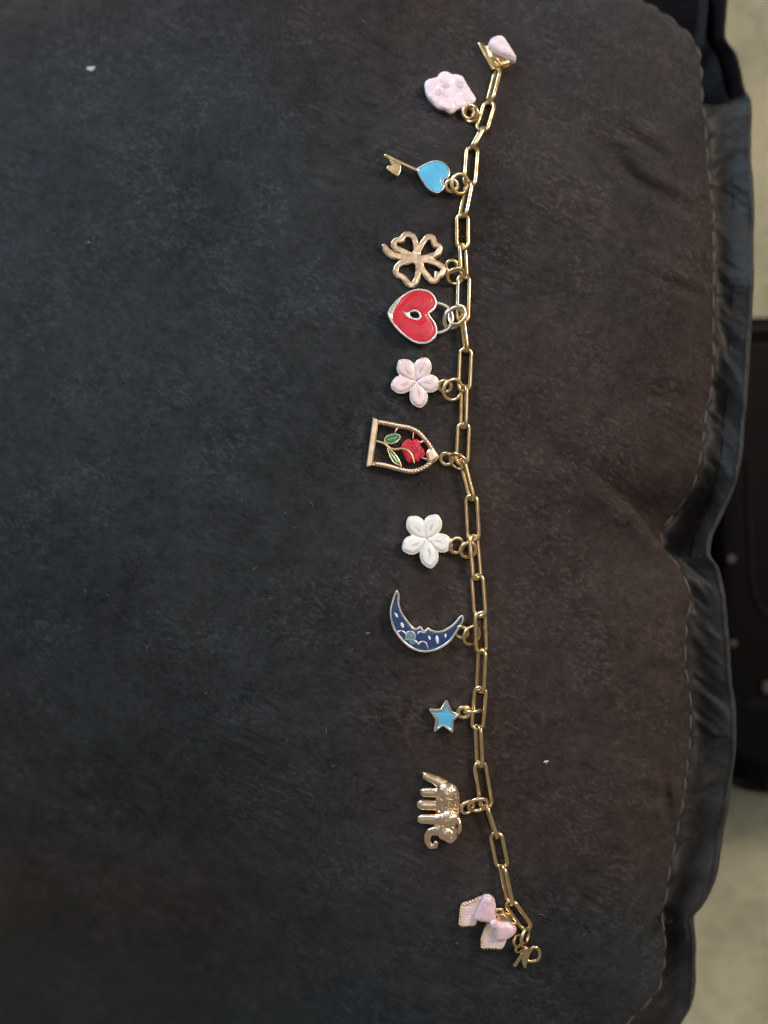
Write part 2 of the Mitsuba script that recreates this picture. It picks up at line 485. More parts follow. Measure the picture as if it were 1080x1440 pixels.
#        tilt of each link about its own length, half width
TILTS = [62, 12, 72, 10, 58, 8, -55, 6, 80, 5, 60, -8, 70, 10, -48, 14, -30, 55, 12, 66, -8, 82, 10, 62, 18]
labels['chain_bracelet'] = {'label': 'gold paperclip chain running down the middle of the cushion with all the charms', 'category': 'bracelet'}
WIRE = 3.25


def link(a, b, tilt, hw=8.0):
    """An oblong ring between two joints."""
    mid = ((a[0] + b[0]) / 2, (a[1] + b[1]) / 2)
    L = math.hypot(b[0] - a[0], b[1] - a[1]) / 2 + WIRE * 0.95
    ang = math.atan2(-(b[1] - a[1]), b[0] - a[0])
    s = math.radians(tilt)
    th = np.linspace(-math.pi / 2, math.pi / 2, 11)
    right = np.stack([L - hw + hw * np.cos(th), hw * np.sin(th)], 1)
    straight = np.linspace(0.8, -0.8, 5)[:, None]
    p = np.vstack([right, np.c_[straight * (L - hw), np.full(5, hw) ], -right, np.c_[-straight * (L - hw), np.full(5, -hw)]])
    u, v = p[:, 0], p[:, 1]
    q = np.stack([u, v * math.cos(s), v * math.sin(s)], 1)
    ca, sa = math.cos(ang), math.sin(ang)
    q = np.stack([q[:, 0] * ca - q[:, 1] * sa, q[:, 0] * sa + q[:, 1] * ca, q[:, 2] + max(WIRE + 2.2, hw * abs(math.sin(s)) * 0.8 + WIRE * 0.8)], 1)
    w = np.full(len(q), WIRE)
    key = numbered('chain_bracelet__link')
    scene[key] = mikit.ply(tube(q, w, closed=True, sides=14), 'm_gold', smooth=60, to_world=frame(*mid))


for k, tl in enumerate(TILTS):
    link(JOINTS[k], JOINTS[k + 1], tl)

# ------------------------------------------------------------------ charms, from the upper end to the lower end
C1, C2, C3, C4 = (5.4, 570, 40), (5.4, 520, 190), (6.0, 520, 310), (5.4, 500, 490)
C5, C6, C7, C8 = (6.0, 530, 700), (7.714, 580, 950), (6.75, 570, 1070), (6.75, 620, 1220)

# pink bead at the end of the chain, seen from its side
t = Thing('end_charm', 'small pink charm in a tilted gold setting at the top end of the chain', 'charm', (698, 82), 0, (0, 0), C1)
plate = t.line([(556, 128), (600, 235), (650, 340)], 9)
t.add('plate', inflate(Polygon(t.px([(552, 125), (575, 122), (625, 165), (655, 250), (690, 335), (650, 352), (640, 340)])).buffer(0.6), rounded(9, 1.5)), 'm_gold')
t.add('plate_edge', tube(plate, 2.0, sides=10), 'm_pale_gold', 60)
t.add('setting', inflate(t.shape([(600, 150), (650, 170), (720, 230), (800, 290), (790, 315), (730, 340), (665, 345), (640, 290)]), domed(7, 6, 14)), 'm_gold', 60)
t.add('bead', inflate(t.shape([(622, 165), (650, 112), (705, 92), (745, 105), (770, 150), (805, 215), (832, 270), (820, 300), (780, 300), (725, 268), (665, 235), (632, 205)]), domed(9, 14, 23), 8), 'm_pink', 60)
t.add('claw', tube(t.line([(640, 270), (680, 290), (720, 330)], [14, 16, 10]), 2.4, sides=10), 'm_gold', 60)

t = Thing('cloud_charm', 'pale pink scalloped charm with three faint grey spots, second from the top', 'charm', (632, 136), 3.5, (2, 3), C1)
o = t.shape([(140, 470), (152, 420), (200, 398), (236, 388), (262, 350), (310, 338), (352, 360), (392, 362), (432, 378), (458, 425), (480, 472), (518, 535), (532, 572), (492, 622), (468, 642), (420, 650), (382, 662), (340, 690), (288, 662), (240, 648), (190, 600), (158, 550)])
t.add('backing', inflate(o, rounded(7, 1.2)), 'm_silver')
face = t.add('enamel', inflate(o.buffer(-0.5), domed(5, 8, 11.5), 6.5), 'm_pink', 60)
for x, y, rr in ((205, 462, 58), (305, 405, 62), (410, 435, 62), (462, 552, 62), (402, 592, 58), (315, 615, 62), (225, 560, 60), (335, 510, 78)):
    q = np.stack([x + rr * np.cos(np.arange(24) * math.pi / 12), y + rr * np.sin(np.arange(24) * math.pi / 12)], 1)
    t.add(f'{face}__lobe', inflate(t.shape(q, 1).intersection(o.buffer(-0.8)), domed(5.5, 9, 12.6, 6), 8), 'm_pink', 60)
for x, y, rx, ry in ((408, 458, 36, 34), (308, 478, 34, 26), (240, 532, 30, 36)):
    q = np.stack([x + rx * np.cos(np.arange(20) * 0.314), y + ry * np.sin(np.arange(20) * 0.314)], 1)
    t.add(f'{face}__spot', inflate(t.shape(q, 1), [(0, 12.3), (1.5, 12.8), (3.5, 13.0)], 11), 'm_grey_pink', 60)
t.add('bail', tube(ring_pts(t.one(470, 670, 5), 8, 25, 40), 2.6, True), 'm_pale_gold', 60)
t.add('jump_ring', tube(ring_pts(t.one(490, 690, 8), 11, -48, 120), 2.7, True), 'm_gold', 60)

t = Thing('key_charm', 'small gold key charm with a sky blue heart-shaped bow', 'charm', (605, 252), 3.5, (0, 2), C2)
o = t.shape([(352, 278), (398, 243), (450, 216), (502, 205), (556, 220), (594, 258), (608, 305), (596, 340), (566, 356), (556, 376), (566, 412), (548, 446), (508, 468), (450, 446), (404, 392), (370, 330)])
shaft = LineString(t.px([(365, 285), (112, 162)])).buffer(2.7)
bit = t.shape([(155, 195), (228, 230), (234, 282), (214, 326), (184, 314), (150, 290), (126, 270), (142, 246), (164, 244)], 3).buffer(0.5)
t.add('frame', join(inflate(o, rounded(6, 1)), inflate(o.difference(o.buffer(-2.0)), rounded(8.4, 0.9), 4)), 'm_silver')
t.add('enamel', inflate(o.buffer(-1.9), [(0, 7.6), (1.2, 7.2), (3, 7.8), (8, 8.3)], 5), 'm_blue', 60)
t.add('shaft', tube(np.c_[np.linspace(t.px([(370, 287)])[0], t.px([(112, 163)])[0], 14), np.full(14, 4.5)], [3.2, 2.9, 2.8, 2.8, 2.8, 2.8, 2.8, 2.8, 2.9, 2.9, 2.9, 3.6, 3.4, 2.8], sides=12), 'm_pale_gold', 60)
t.add('bit', inflate(bit, rounded(6.5, 1.6), 1), 'm_pale_gold')
t.add('bail', tube(ring_pts(t.one(618, 402, 5), 8.2, 20, 30), 2.9, True), 'm_pale_gold', 60)
t.add('jump_ring', tube(ring_pts(t.one(678, 395, 9), 13.5, 34, 60), 2.9, True), 'm_pale_gold', 60)

t = Thing('clover_charm', 'gold openwork four-leaf clover charm', 'charm', (588, 365), 3.5, (1, -2), C3)
hole = [[(312, 150), (350, 172), (362, 270), (310, 257), (234, 215), (240, 197), (285, 190)], [(500, 172), (520, 205), (535, 236), (562, 245), (540, 276), (438, 300), (450, 245)],
        [(372, 378), (382, 450), (352, 528), (300, 472), (248, 442), (268, 402), (320, 384)], [(455, 378), (530, 388), (592, 425), (580, 446), (545, 440), (540, 492), (508, 470)]]
o = unary_union([t.shape(x, 5).buffer(8.9) for x in hole] + [LineString(t.px([(330, 318), (408, 330), (450, 338)])).buffer(5.5)] + [t.shape([(98, 218), (126, 203), (170, 245), (262, 292), (345, 310), (345, 350), (262, 348), (170, 325), (118, 278)])]).buffer(-0.6).buffer(0.6)
o = o.difference(unary_union([t.shape(x, 5).buffer(-0.3) for x in hole]))
body = t.add('body', inflate(o, [(0, 3), (0.5, 4.9), (1.2, 5.9), (2.2, 6.4)]), 'm_rose_gold', 60)
t.add('bail', tube(ring_pts(t.one(690, 400, 5), 8.0, 15, 0), 2.6, True), 'm_gold', 60)
t.add('jump_ring', tube(ring_pts(t.one(725, 490, 8), 12.5, 50, 20), 2.6, True), 'm_gold', 60)

t = Thing('padlock_charm', 'red heart padlock charm with silver rim and keyhole', 'charm', (580, 447), 3.5, (0, 3), C3)
o = t.shape([(148, 795), (188, 728), (242, 672), (322, 615), (402, 592), (482, 602), (532, 636), (560, 692), (556, 752), (520, 788), (500, 808), (530, 850), (558, 900), (566, 958), (552, 1005), (508, 1042), (448, 1060), (368, 1045), (278, 985), (200, 905), (158, 835)])
kh = t.shape([(278, 790), (322, 790), (375, 766), (418, 792), (434, 835), (402, 862), (350, 852), (305, 828)])
kin = t.shape([(338, 800), (378, 788), (408, 806), (412, 836), (380, 840), (350, 828)])
tip = t.shape([(130, 830), (150, 740), (225, 660), (262, 682), (222, 745), (196, 800), (190, 850)])
rim = unary_union([o.difference(o.buffer(-3.0)), o.intersection(tip.buffer(0.1))])
fr = t.add('frame', join(inflate(o.difference(kin), rounded(9, 1.5)), inflate(rim, rounded(12, 1.3), 8)), 'm_silver')
t.add('enamel', inflate(o.buffer(-2.9).difference(kh.buffer(-0.3)).difference(tip), [(0, 11), (1.2, 10.6), (3, 11.3), (8, 12.0)], 8), 'm_red', 60)
t.add('keyhole', inflate(kh.difference(kin), rounded(12.6, 1.2), 8), 'm_silver')
for k in range(5):                                          # ribs on the worn tip
    a, b = (160 + 16 * k, 782 - 23 * k), (190 + 13 * k, 800 - 24 * k)
    t.add(f'{fr}__rib', tube(np.c_[t.px([a, b]), [12.1, 12.1]], 1.2, sides=8), 'm_silver', 60)
t.add('shackle', tube(t.line([(545, 705), (600, 715), (650, 742), (686, 792), (692, 860), (655, 925), (600, 955), (550, 958)], 7), 3.0, sides=12), 'm_silver', 60)
t.add('jump_ring', tube(ring_pts(t.one(700, 835, 9), 16, 42, 50, sq=0.9), 2.8, True), 'm_silver', 60)
t.add('jump_ring', tube(ring_pts(t.one(735, 815, 11), 14, -38, 70), 2.7, True), 'm_pale_gold', 60)


def flower(t, centre, tips, width, mat, rim):
    """Five rounded petals, each with a fold down its middle and a groove to its neighbour."""
    c = t.px([centre])[0]
    ps = []
    for x, y in tips:
        e = t.px([(x, y)])[0]
        d = e - c
        L = np.linalg.norm(d)
        d, nrm = d / L, np.array([-d[1], d[0]]) / L
        prof = [(0.0, 0.10), (0.2, 0.66), (0.42, 0.92), (0.62, 1.0), (0.8, 0.84), (0.93, 0.45), (1.0, 0.0)]
        pts = [c + d * L * a + nrm * width * b for a, b in prof] + [c + d * L * a - nrm * width * b for a, b in prof[-2::-1]]
        ps.append((Polygon(spline(pts, 5)).buffer(0), d, nrm, L))
    allp = unary_union([p[0] for p in ps]).buffer(1.2)
    t.add('backing', inflate(allp, rounded(7.5, 1.2)), rim)
    for p, d, nrm, L in ps:
        m = inflate(p.buffer(-0.35), domed(5.5, 6.5, 11, 6), 5)
        v = m.vertices.copy()
        w = v[:, :2] - c
        u, s = w @ d / L, np.abs(w @ nrm)
        v[:, 2] += np.where(v[:, 2] > 6, 1.2 * (u - 0.6), 0)
        k = t.add('petal', trimesh.Trimesh(v, m.faces, process=False), mat, 70)
        for off, a0, a1 in ((0, 0.2, 0.7), (1.9, 0.36, 0.6)):
            q = np.array([np.r_[c + d * L * a + nrm * off * (1 if a > a0 else 0.2), 10.85 + 1.2 * (a - 0.6) - (0.4 if a < 0.3 else 0)] for a in np.linspace(a0, a1, 7)])
            t.add(f'{k}__crease', tube(q, [0.3, 0.5, 0.62, 0.65, 0.6, 0.45, 0.2], sides=8), 'm_crease', 60)


t = Thing('pink_flower_charm', 'pale pink enamel five-petal flower charm', 'charm', (584, 539), 3.5, (2, 2), C4)
flower(t, (460, 258), [(335, 98), (538, 82), (634, 280), (492, 448), (272, 292)], 11.8, 'm_soft_pink', 'm_silver')
t.add('bail', tube(ring_pts(t.one(678, 290, 5), 8.5, 25, 0), 2.8, True), 'm_pale_gold', 60)
t.add('jump_ring', tube(ring_pts(t.one(735, 318, 9), 14.5, 30, 60), 2.8, True), 'm_pale_gold', 60)

# rose under a dome: base bar, twisted wire arch, rose on a stem
t = Thing('rose_dome_charm', 'red enamel rose with green leaves inside a gold rope arch charm', 'charm', (566, 625), 3.5, (0, 1), C4)
t.add('base', inflate(t.shape([(132, 530), (174, 546), (128, 888), (82, 898)], 1).buffer(0.6), rounded(9, 2.2)), 'm_rose_gold')
arch = spline(t.px([(168, 562), (240, 572), (320, 590), (410, 606), (478, 640), (532, 698), (578, 762), (600, 810), (578, 858), (520, 905), (430, 935), (330, 918), (230, 890), (140, 876)]), 14, False)
seg = np.r_[0, np.cumsum(np.hypot(*np.diff(arch, axis=0).T))]
q = np.linspace(0, seg[-1], 520)
arch = np.stack([np.interp(q, seg, arch[:, 0]), np.interp(q, seg, arch[:, 1])], 1)
tn = np.gradient(arch, axis=0); tn /= np.linalg.norm(tn, axis=1, keepdims=True)
nn = np.c_[-tn[:, 1], tn[:, 0]]
for ph in (0, math.pi):
    w = q * 2 * math.pi / 9.0 + ph
    t.add('rope_strand', tube(np.c_[arch + nn * (2.0 * np.cos(w))[:, None], 5 + 2.0 * np.sin(w)], 2.2, sides=8), 'm_rose_gold', 60)
t.add('finial', inflate(t.shape([(535, 790), (580, 755), (625, 806), (628, 830), (590, 870), (545, 858)]), domed(5, 6, 10)), 'm_rose_gold', 60)
stem = t.add('stem', tube(t.line([(150, 702), (215, 722), (270, 762), (330, 768)], 6), 2.0, sides=10), 'm_pale_gold', 60)
for pts in ([(216, 702), (238, 664), (288, 648), (332, 656), (342, 684), (306, 720), (255, 728)], [(238, 755), (290, 785), (330, 840), (350, 890), (300, 878), (262, 830)]):
    o = t.shape(pts)
    lf = t.add('leaf', join(inflate(o, rounded(6, 1), 2), inflate(o.difference(o.buffer(-1.7)), rounded(7.4, 0.8), 5)), 'm_pale_gold')
    t.add(f'{lf}__enamel', inflate(o.buffer(-1.6), [(0, 6.6), (2, 7.0)], 4), 'm_green', 60)
    c0 = np.asarray(o.centroid.coords)[0]
    ax = (t.px([pts[0]])[0] - c0) * 0.5
    t.add(f'{lf}__vein', tube(np.c_[np.linspace(c0 + ax, c0 - ax, 6), np.full(6, 7.0)], 0.6, sides=6), 'm_pale_gold', 60)
o = t.shape([(342, 755), (362, 715), (402, 688), (428, 702), (458, 690), (492, 708), (492, 742), (518, 770), (524, 815), (488, 838), (478, 862), (440, 858), (400, 868), (362, 800)], 4)
ro = t.add('rose', join(inflate(o, rounded(7, 1), 2), inflate(o.buffer(-1.0), domed(5, 8.5, 11), 6)), 'm_deep_red', 50)
for pts, z in (([(392, 720), (430, 722), (462, 745), (468, 785)], 11.2), ([(420, 750), (445, 762), (448, 792), (430, 812)], 11.6), ([(478, 730), (500, 765), (498, 808)], 10.6)):
    t.add(f'{ro}__petal_edge', tube(t.line(pts, z - 0.4), 1.1, sides=8), 'm_deep_red', 60)
t.add('scroll', tube(t.line([(300, 772), (340, 762), (385, 770), (418, 798), (436, 835), (446, 872)], 11.4), 1.5, sides=8), 'm_pale_gold', 60)
for a, b in (((300, 640), (320, 606)), ((436, 690), (440, 635)), ((490, 720), (520, 700)), ((500, 830), (545, 845)), ((345, 885), (350, 915))):
    t.add('strut', tube(np.c_[t.px([a, b]), [5, 5]], 1.5, sides=8), 'm_rose_gold', 60)
t.add('bail', tube(ring_pts(t.one(690, 840, 5), 8.5, 25, -30), 2.8, True), 'm_pale_gold', 60)
t.add('jump_ring', tube(ring_pts(t.one(778, 860, 9), 13.5, 52, -40), 2.6, True), 'm_gold', 60)

t = Thing('white_flower_charm', 'white enamel five-petal flower charm', 'charm', (600, 761), 3.5, (2, 1), C5)
flower(t, (418, 348), [(268, 168), (502, 148), (628, 405), (452, 588), (216, 432)], 12.2, 'm_white', 'm_silver')
t.add('bail', tube(ring_pts(t.one(668, 402, 5), 10.5, 22, 70), 3.0, True), 'm_gold', 60)
t.add('jump_ring', tube(ring_pts(t.one(765, 440, 8), 11.0, 25, 20), 2.9, True), 'm_pale_gold', 60)

t = Thing('moon_charm', 'navy blue crescent moon charm with silver rim, face profile and waves', 'charm', (598, 874), 3.5, (0, 2), C5)
o = t.shape([(160, 768), (124, 855), (104, 960), (128, 1080), (190, 1180), (270, 1255), (360, 1293), (450, 1293), (540, 1262), (622, 1202), (684, 1110), (732, 1020), (706, 978), (642, 1050), (570, 1098), (508, 1112), (462, 1104), (430, 1084), (398, 1108), (366, 1072), (318, 1090), (262, 1030), (216, 960), (190, 880), (190, 808)])
inn = o.buffer(-3.5)
t.add('frame', join(inflate(o, rounded(6.5, 1)), inflate(o.difference(inn), rounded(9.6, 1.2), 6)), 'm_silver')
t.add('enamel', inflate(inn.buffer(0.1), [(0, 8.4), (1.0, 8.0), (3, 8.3)], 6), 'm_navy', 60)
for (x, y, rx, ry, a) in ((162, 980, 10, 24, -32), (212, 1065, 14, 24, -25), (440, 1172, 10, 20, -22), (506, 1188, 15, 36, -8), (575, 1155, 9, 18, 5)):
    th = np.arange(16) * math.pi / 8
    ca, sa = math.cos(math.radians(a)), math.sin(math.radians(a))
    t.add('drop', inflate(t.shape(np.stack([x + rx * np.cos(th) * ca - ry * np.sin(th) * sa, y + rx * np.cos(th) * sa + ry * np.sin(th) * ca], 1), 1), domed(1.4, 8.4, 9.6, 3), 7), 'm_white', 60)
t.add('wave_enamel', inflate(t.shape([(262, 1190), (300, 1180), (330, 1205), (322, 1222), (285, 1225)]).intersection(inn), [(0, 8.5), (1, 8.7)], 7), 'm_teal', 60)
t.add('wave_enamel', inflate(t.shape([(246, 1150), (266, 1128), (296, 1130), (314, 1158), (302, 1178), (262, 1180)]).intersection(inn), [(0, 8.4), (1, 8.6)], 7), 'm_teal', 60)
for pts in ([(170, 1130), (195, 1112), (230, 1125), (246, 1160), (238, 1190)], [(240, 1150), (262, 1120), (300, 1122), (322, 1155), (312, 1188)], [(246, 1186), (285, 1182), (320, 1195), (352, 1228)], [(342, 1232), (372, 1205), (408, 1212), (432, 1262)], [(340, 1140), (362, 1118), (395, 1130), (412, 1108)]):
    t.add('wave', tube(t.line(pts, 8.6), 1.25, sides=8), 'm_silver', 60)
t.add('bail', tube(ring_pts(t.one(712, 1128, 5), 9, 30, -40), 2.8, True), 'm_pale_gold', 60)
t.add('jump_ring', tube(ring_pts(t.one(795, 1152, 9), 13.5, 32, 70), 2.7, True), 'm_gold', 60)

t = Thing('star_charm', 'small sky blue star charm with pale metal rim', 'charm', (622, 1005), 3.5, (0, 2), C6)
o = t.shape([(362, 238), (418, 368), (500, 408), (440, 470), (432, 606), (326, 528), (228, 596), (246, 458), (168, 340), (300, 345)], 1).buffer(-1.2).buffer(1.9, quad_segs=6)
inn = t.shape([(366, 310), (400, 392), (470, 410), (412, 455), (412, 560), (330, 500), (266, 545), (288, 448), (222, 382), (322, 378)], 1).buffer(0.2)
t.add('frame', join(inflate(o, rounded(6.5, 1)), inflate(o.difference(inn), rounded(9, 1.2), 6)), 'm_silver')
t.add('enamel', inflate(inn.buffer(0.15), [(0, 8.0), (1.0, 7.7), (4, 8.2)], 6), 'm_blue', 60)
t.add('bail', tube(ring_pts(t.one(552, 382, 6), 8.2, 18, 0), 3.4, True), 'm_pale_gold', 60)
t.add('jump_ring', tube(ring_pts(t.one(640, 370, 8), 10.5, 78, 5), 2.9, True), 'm_pale_gold', 60)

# elephant on its side: back to the right, feet to the left, head down
t = Thing('elephant_charm', 'rose gold elephant charm with raised decorated blanket and curled trunk', 'charm', (622, 1138), 0.5, (0, 0), C7)
def E(x, y, z, r):
    q = t.one(x, y)
    return (q[0], q[1], z, r * (1.22 if r < 75 else 1.05) / 6.75)
segs = [(E(400, 262, 15, 100), E(412, 268, 15, 100)), (E(410, 268, 11, 92), E(432, 400, 8, 92)), (E(432, 400, 8, 92), E(425, 520, 11, 90)), (E(415, 525, 15, 96), E(425, 518, 15, 96)), (E(425, 520, 11, 84), E(405, 640, 13, 74)),
        (E(390, 650, 16, 84), E(425, 672, 16, 78)), (E(372, 280, 10, 72), E(365, 400, 9, 66)), (E(365, 400, 9, 66), E(375, 510, 10, 72)),
        (E(370, 200, 13, 50), E(300, 155, 12, 42)), (E(300, 155, 12, 42), E(205, 118, 10, 34)), (E(370, 265, 15, 60), E(300, 268, 15, 40)), (E(300, 268, 15, 40), E(190, 270, 13, 38)),
        (E(370, 400, 8, 60), E(280, 400, 8, 48)), (E(280, 400, 8, 48), E(160, 400, 8, 44)), (E(370, 520, 16, 60), E(300, 527, 16, 42)), (E(300, 527, 16, 42), E(160, 532, 13, 39)),
        (E(360, 640, 13, 60), E(295, 640, 13, 42)), (E(295, 640, 13, 42), E(240, 652, 13, 33)), (E(240, 652, 13, 33), E(212, 700, 12, 28)), (E(212, 700, 12, 28), E(212, 755, 11, 26)), (E(212, 755, 11, 26), E(240, 800, 11, 24)),
        (E(240, 800, 11, 24), E(285, 795, 12, 22)), (E(285, 795, 12, 22), E(295, 762, 13, 20))]
eb = ball_chain(segs, 0.8, 1.2, 4)
bd = t.add('body', eb, 'm_rose_gold', True)
t.add('ear', inflate(t.shape([(335, 575), (380, 540), (440, 548), (488, 590), (498, 660), (470, 730), (425, 752), (385, 735), (345, 690), (322, 630)]), [(0, 14), (0.8, 18), (2, 20.2), (4, 21), (7, 19.8), (10, 19)], 9), 'm_rose_gold', 60)
bv = eb.vertices


def drape(pts, lift, n=6):
    """The line laid over the elephant's upper side."""
    q = t.line(pts, 0, n)
    for w in q:
        near = bv[np.hypot(bv[:, 0] - w[0], bv[:, 1] - w[1]) < 1.4]
        w[2] = (near[:, 2].max() if len(near) else 16) + lift
    q[1:-1, 2] = (q[:-2, 2] + q[1:-1, 2] + q[2:, 2]) / 3
    return q


for pts in ([(385, 175), (372, 260), (385, 350), (370, 440)], [(448, 180), (440, 280), (448, 390), (440, 470)], [(505, 250), (512, 340), (500, 460)], [(375, 300), (440, 310), (512, 330)], [(380, 400), (440, 410), (508, 420)]):
    t.add(f'{bd}__trim', tube(drape(pts, 0.3), 1.0, sides=8), 'm_rose_gold', 60)
for w in drape([(415, 200), (408, 260), (412, 340), (410, 420)], 0.5, 2)[::1]:
    t.add(f'{bd}__stud', trimesh.creation.icosphere(2, 1.4).apply_translation(w), 'm_pale_gold', True)
for w in drape([(478, 230), (478, 300), (480, 380), (470, 450)], 0.5, 2)[::1]:
    t.add(f'{bd}__stud', trimesh.creation.icosphere(2, 1.4).apply_translation(w), 'm_pale_gold', True)
t.add('headband', tube(t.line([(500, 500), (518, 545), (520, 600), (505, 650)], [17, 20, 20, 17]), 3.0, sides=10), 'm_rose_gold', 60)
for x, y, z, r in ((388, 522, 21.0, 2.6), (322, 452, 15, 3.0), (440, 690, 20.5, 2.2)):
    t.add('bead', trimesh.creation.icosphere(2, r).apply_translation(t.one(x, y, z)), 'm_pale_gold', True)
t.add('eye', trimesh.creation.icosphere(2, 1.3).apply_translation(t.one(372, 668, 20.8)), 'm_rose_gold', True)
t.add('tusk', tube(t.line([(330, 600), (300, 585), (272, 590)], [15, 14, 12], 4), [2.0] * 4 + [1.6] * 4 + [0.8], sides=8), 'm_pale_gold', 60)
for x, y, z in ((172, 108, 6.6), (152, 270, 8.5), (118, 400, 5.2), (122, 532, 8.5)):
    for dy in (-20, 0, 20):
        t.add(f'{bd}__toe', trimesh.creation.icosphere(1, 1.9).apply_translation(t.one(x + 6, y + dy, z + 2.5)), 'm_pale_gold', True)
t.add('bail', tube(ring_pts(t.one(590, 415, 8), 9.5, 35, 60), 3.0, True), 'm_rose_gold', 60)
t.add('jump_ring', tube(ring_pts(t.one(690, 385, 10), 13.5, 38, 20), 3.0, True), 'm_pale_gold', 60)

# ribbon bow with pleated tails
t = Thing('bow_charm', 'pink ribbon bow charm with pleated silver-edged tails, near the bottom end', 'charm', (680, 1288), 3.5, (0, 0), C8)
up_tail = t.shape([(372, 232), (300, 285), (240, 295), (192, 325), (180, 430), (172, 520), (200, 542), (262, 538), (330, 520), (345, 430), (400, 310)], 3)
lo_tail = t.shape([(435, 520), (400, 600), (380, 680), (384, 770), (450, 765), (520, 768), (582, 770), (622, 650), (560, 560), (480, 500)], 3)
up_loop = t.shape([(388, 218), (425, 188), (480, 205), (512, 265), (518, 400), (512, 470), (440, 475), (335, 455), (318, 405), (365, 300)])
lo_loop = t.shape([(505, 478), (600, 468), (660, 490), (712, 540), (690, 600), (640, 640), (600, 662), (520, 655), (498, 560)])
for tail in (up_tail, lo_tail):
    k = t.add('tail', inflate(tail, rounded(7.5, 1.4)), 'm_soft_pink', 50)
    t.add(f'{k}__back', inflate(tail.buffer(0.7), rounded(4, 0.8)), 'm_silver')
for lp in (up_loop, lo_loop):
    k = t.add('loop', inflate(lp, domed(8, 9, 16)), 'm_bow_pink', 60)
    t.add(f'{k}__rim', inflate(lp.buffer(0.5), rounded(8.5, 1)), 'm_silver')


def pleats(a, b, n, out, owner, ridge=None):
    """Small rounded teeth along an edge."""
    A, B = t.px([a])[0], t.px([b])[0]
    o = t.px([(a[0] + out[0], a[1] + out[1])])[0] - A
    for k in range(n):
        p = A + (B - A) * (k + 0.5) / n
        t.add(f'{owner}__tooth', tube(np.array([np.r_[p - o * 1.6, 8.2], np.r_[p - o * 0.4, 7.8], np.r_[p + o * 1.0, 5.5]]), [1.2, 1.9, 1.7], sides=8), 'm_pale_gold', 60)
        if ridge:
            q = p + (np.array(ridge) * [1, -1] / 6.75)
            t.add(f'{owner}__pleat', tube(np.array([np.r_[p - o * 1.5, 7.6], np.r_[(p + q) / 2, 7.9], np.r_[q, 7.6]]), [0.5, 0.8, 0.5], sides=8), 'm_soft_pink', 60)


pleats((196, 322), (176, 525), 7, (-9, -1), 'tail', (95, 0))
pleats((205, 312), (372, 232), 6, (-3, -9), 'tail')
pleats((188, 538), (330, 518), 4, (1, 9), 'tail')
pleats((378, 228), (468, 196), 3, (-3, -9), 'loop')
pleats((432, 525), (384, 690), 6, (-9, -3), 'tail_001')
pleats((386, 690), (388, 765), 3, (-9, 0), 'tail_001')
pleats((395, 768), (580, 768), 6, (0, 9), 'tail_001', (8, -75))
pleats((335, 455), (480, 472), 5, (0, 7), 'loop')
t.add('knot', inflate(t.shape([(468, 440), (512, 430), (540, 470), (520, 505), (480, 510), (462, 480)]), domed(3.5, 14, 19), 8), 'm_bow_pink', 60)
t.add('bail', tube(ring_pts(t.one(548, 370, 8), 6.0, 25, 20), 2.4, True), 'm_pale_gold', 60)
t.add('setting', inflate(t.shape([(530, 395), (580, 380), (640, 420), (672, 470), (600, 480), (540, 465)]), domed(4, 6, 10)), 'm_gold', 60)

# lobster clasp hanging from the last link
t = Thing('clasp', 'small gold lobster clasp at the bottom end of the chain', 'clasp', (740, 1332), 0.5, (0, 0), C8)
t.add('connector_ring', tube(ring_pts(t.one(795, 600, 9), 13, 62, 85), 2.6, True), 'm_gold', 60)
t.add('connector_ring', tube(ring_pts(t.one(728, 650, 8), 8, 45, 110), 2.4, True), 'm_gold', 60)
t.add('connector_ring', tube(ring_pts(t.one(745, 735, 7), 6.5, 30, 60), 2.3, True), 'm_gold', 60)
def K(x, y, z, r):
    q = t.one(x, y)
    return (q[0], q[1], z, r / 6.75)
bd = t.add('body', ball_chain([(K(798, 725, 10, 30), K(800, 800, 11, 36)), (K(800, 800, 11, 36), K(792, 870, 10, 30)), (K(792, 870, 10, 30), K(796, 918, 8, 22))], 1.0, 1.3, 4), 'm_gold', True)
t.add('hook', tube(t.line([(815, 800), (850, 722), (890, 700), (925, 735), (932, 800), (905, 850), (850, 862), (810, 855)], [11, 12, 12, 11, 10, 9, 9, 10]), 2.6, sides=12), 'm_gold', 60)
t.add('lever', ball_chain([(K(770, 790, 9, 24), K(725, 870, 8, 20)), (K(725, 870, 8, 20), K(702, 915, 7, 22))], 1.0, 1.3, 4), 'm_gold', True)

# ------------------------------------------------------------------ stitches along the seam
total = np.r_[0, np.cumsum(np.hypot(*np.diff(seam_w[:, :2], axis=0).T))]
pos, n = 0.0, 0
rng = random.Random(3)
while pos < total[-1] - 0.004:
    ln = 0.0024 + rng.random() * 0.0011
    pts = []
    for a in np.linspace(0, 1, 5):
        x = np.interp(pos + a * ln, total, seam_w[:, 0]) + (rng.random() - 0.5) * 0.00015
        y = np.interp(pos + a * ln, total, seam_w[:, 1])
        pts.append((x, y, float(top(x - 1e-5, y)) + 0.00022 * math.sin(math.pi * a) - 0.0001))
    scr_y = 720 - pts[2][1] / (S * (H - pts[2][2]) / H)
    if -30 < scr_y < 1470:
        scene[numbered('cushion__stitch')] = mikit.ply(tube(np.array(pts), np.array([0.5, 0.85, 1.0, 0.85, 0.5]) * (0.00029 + 0.00007 * rng.random()), sides=8), 'm_thread', smooth=60)
    pos += ln + 0.0012 + rng.random() * 0.0006

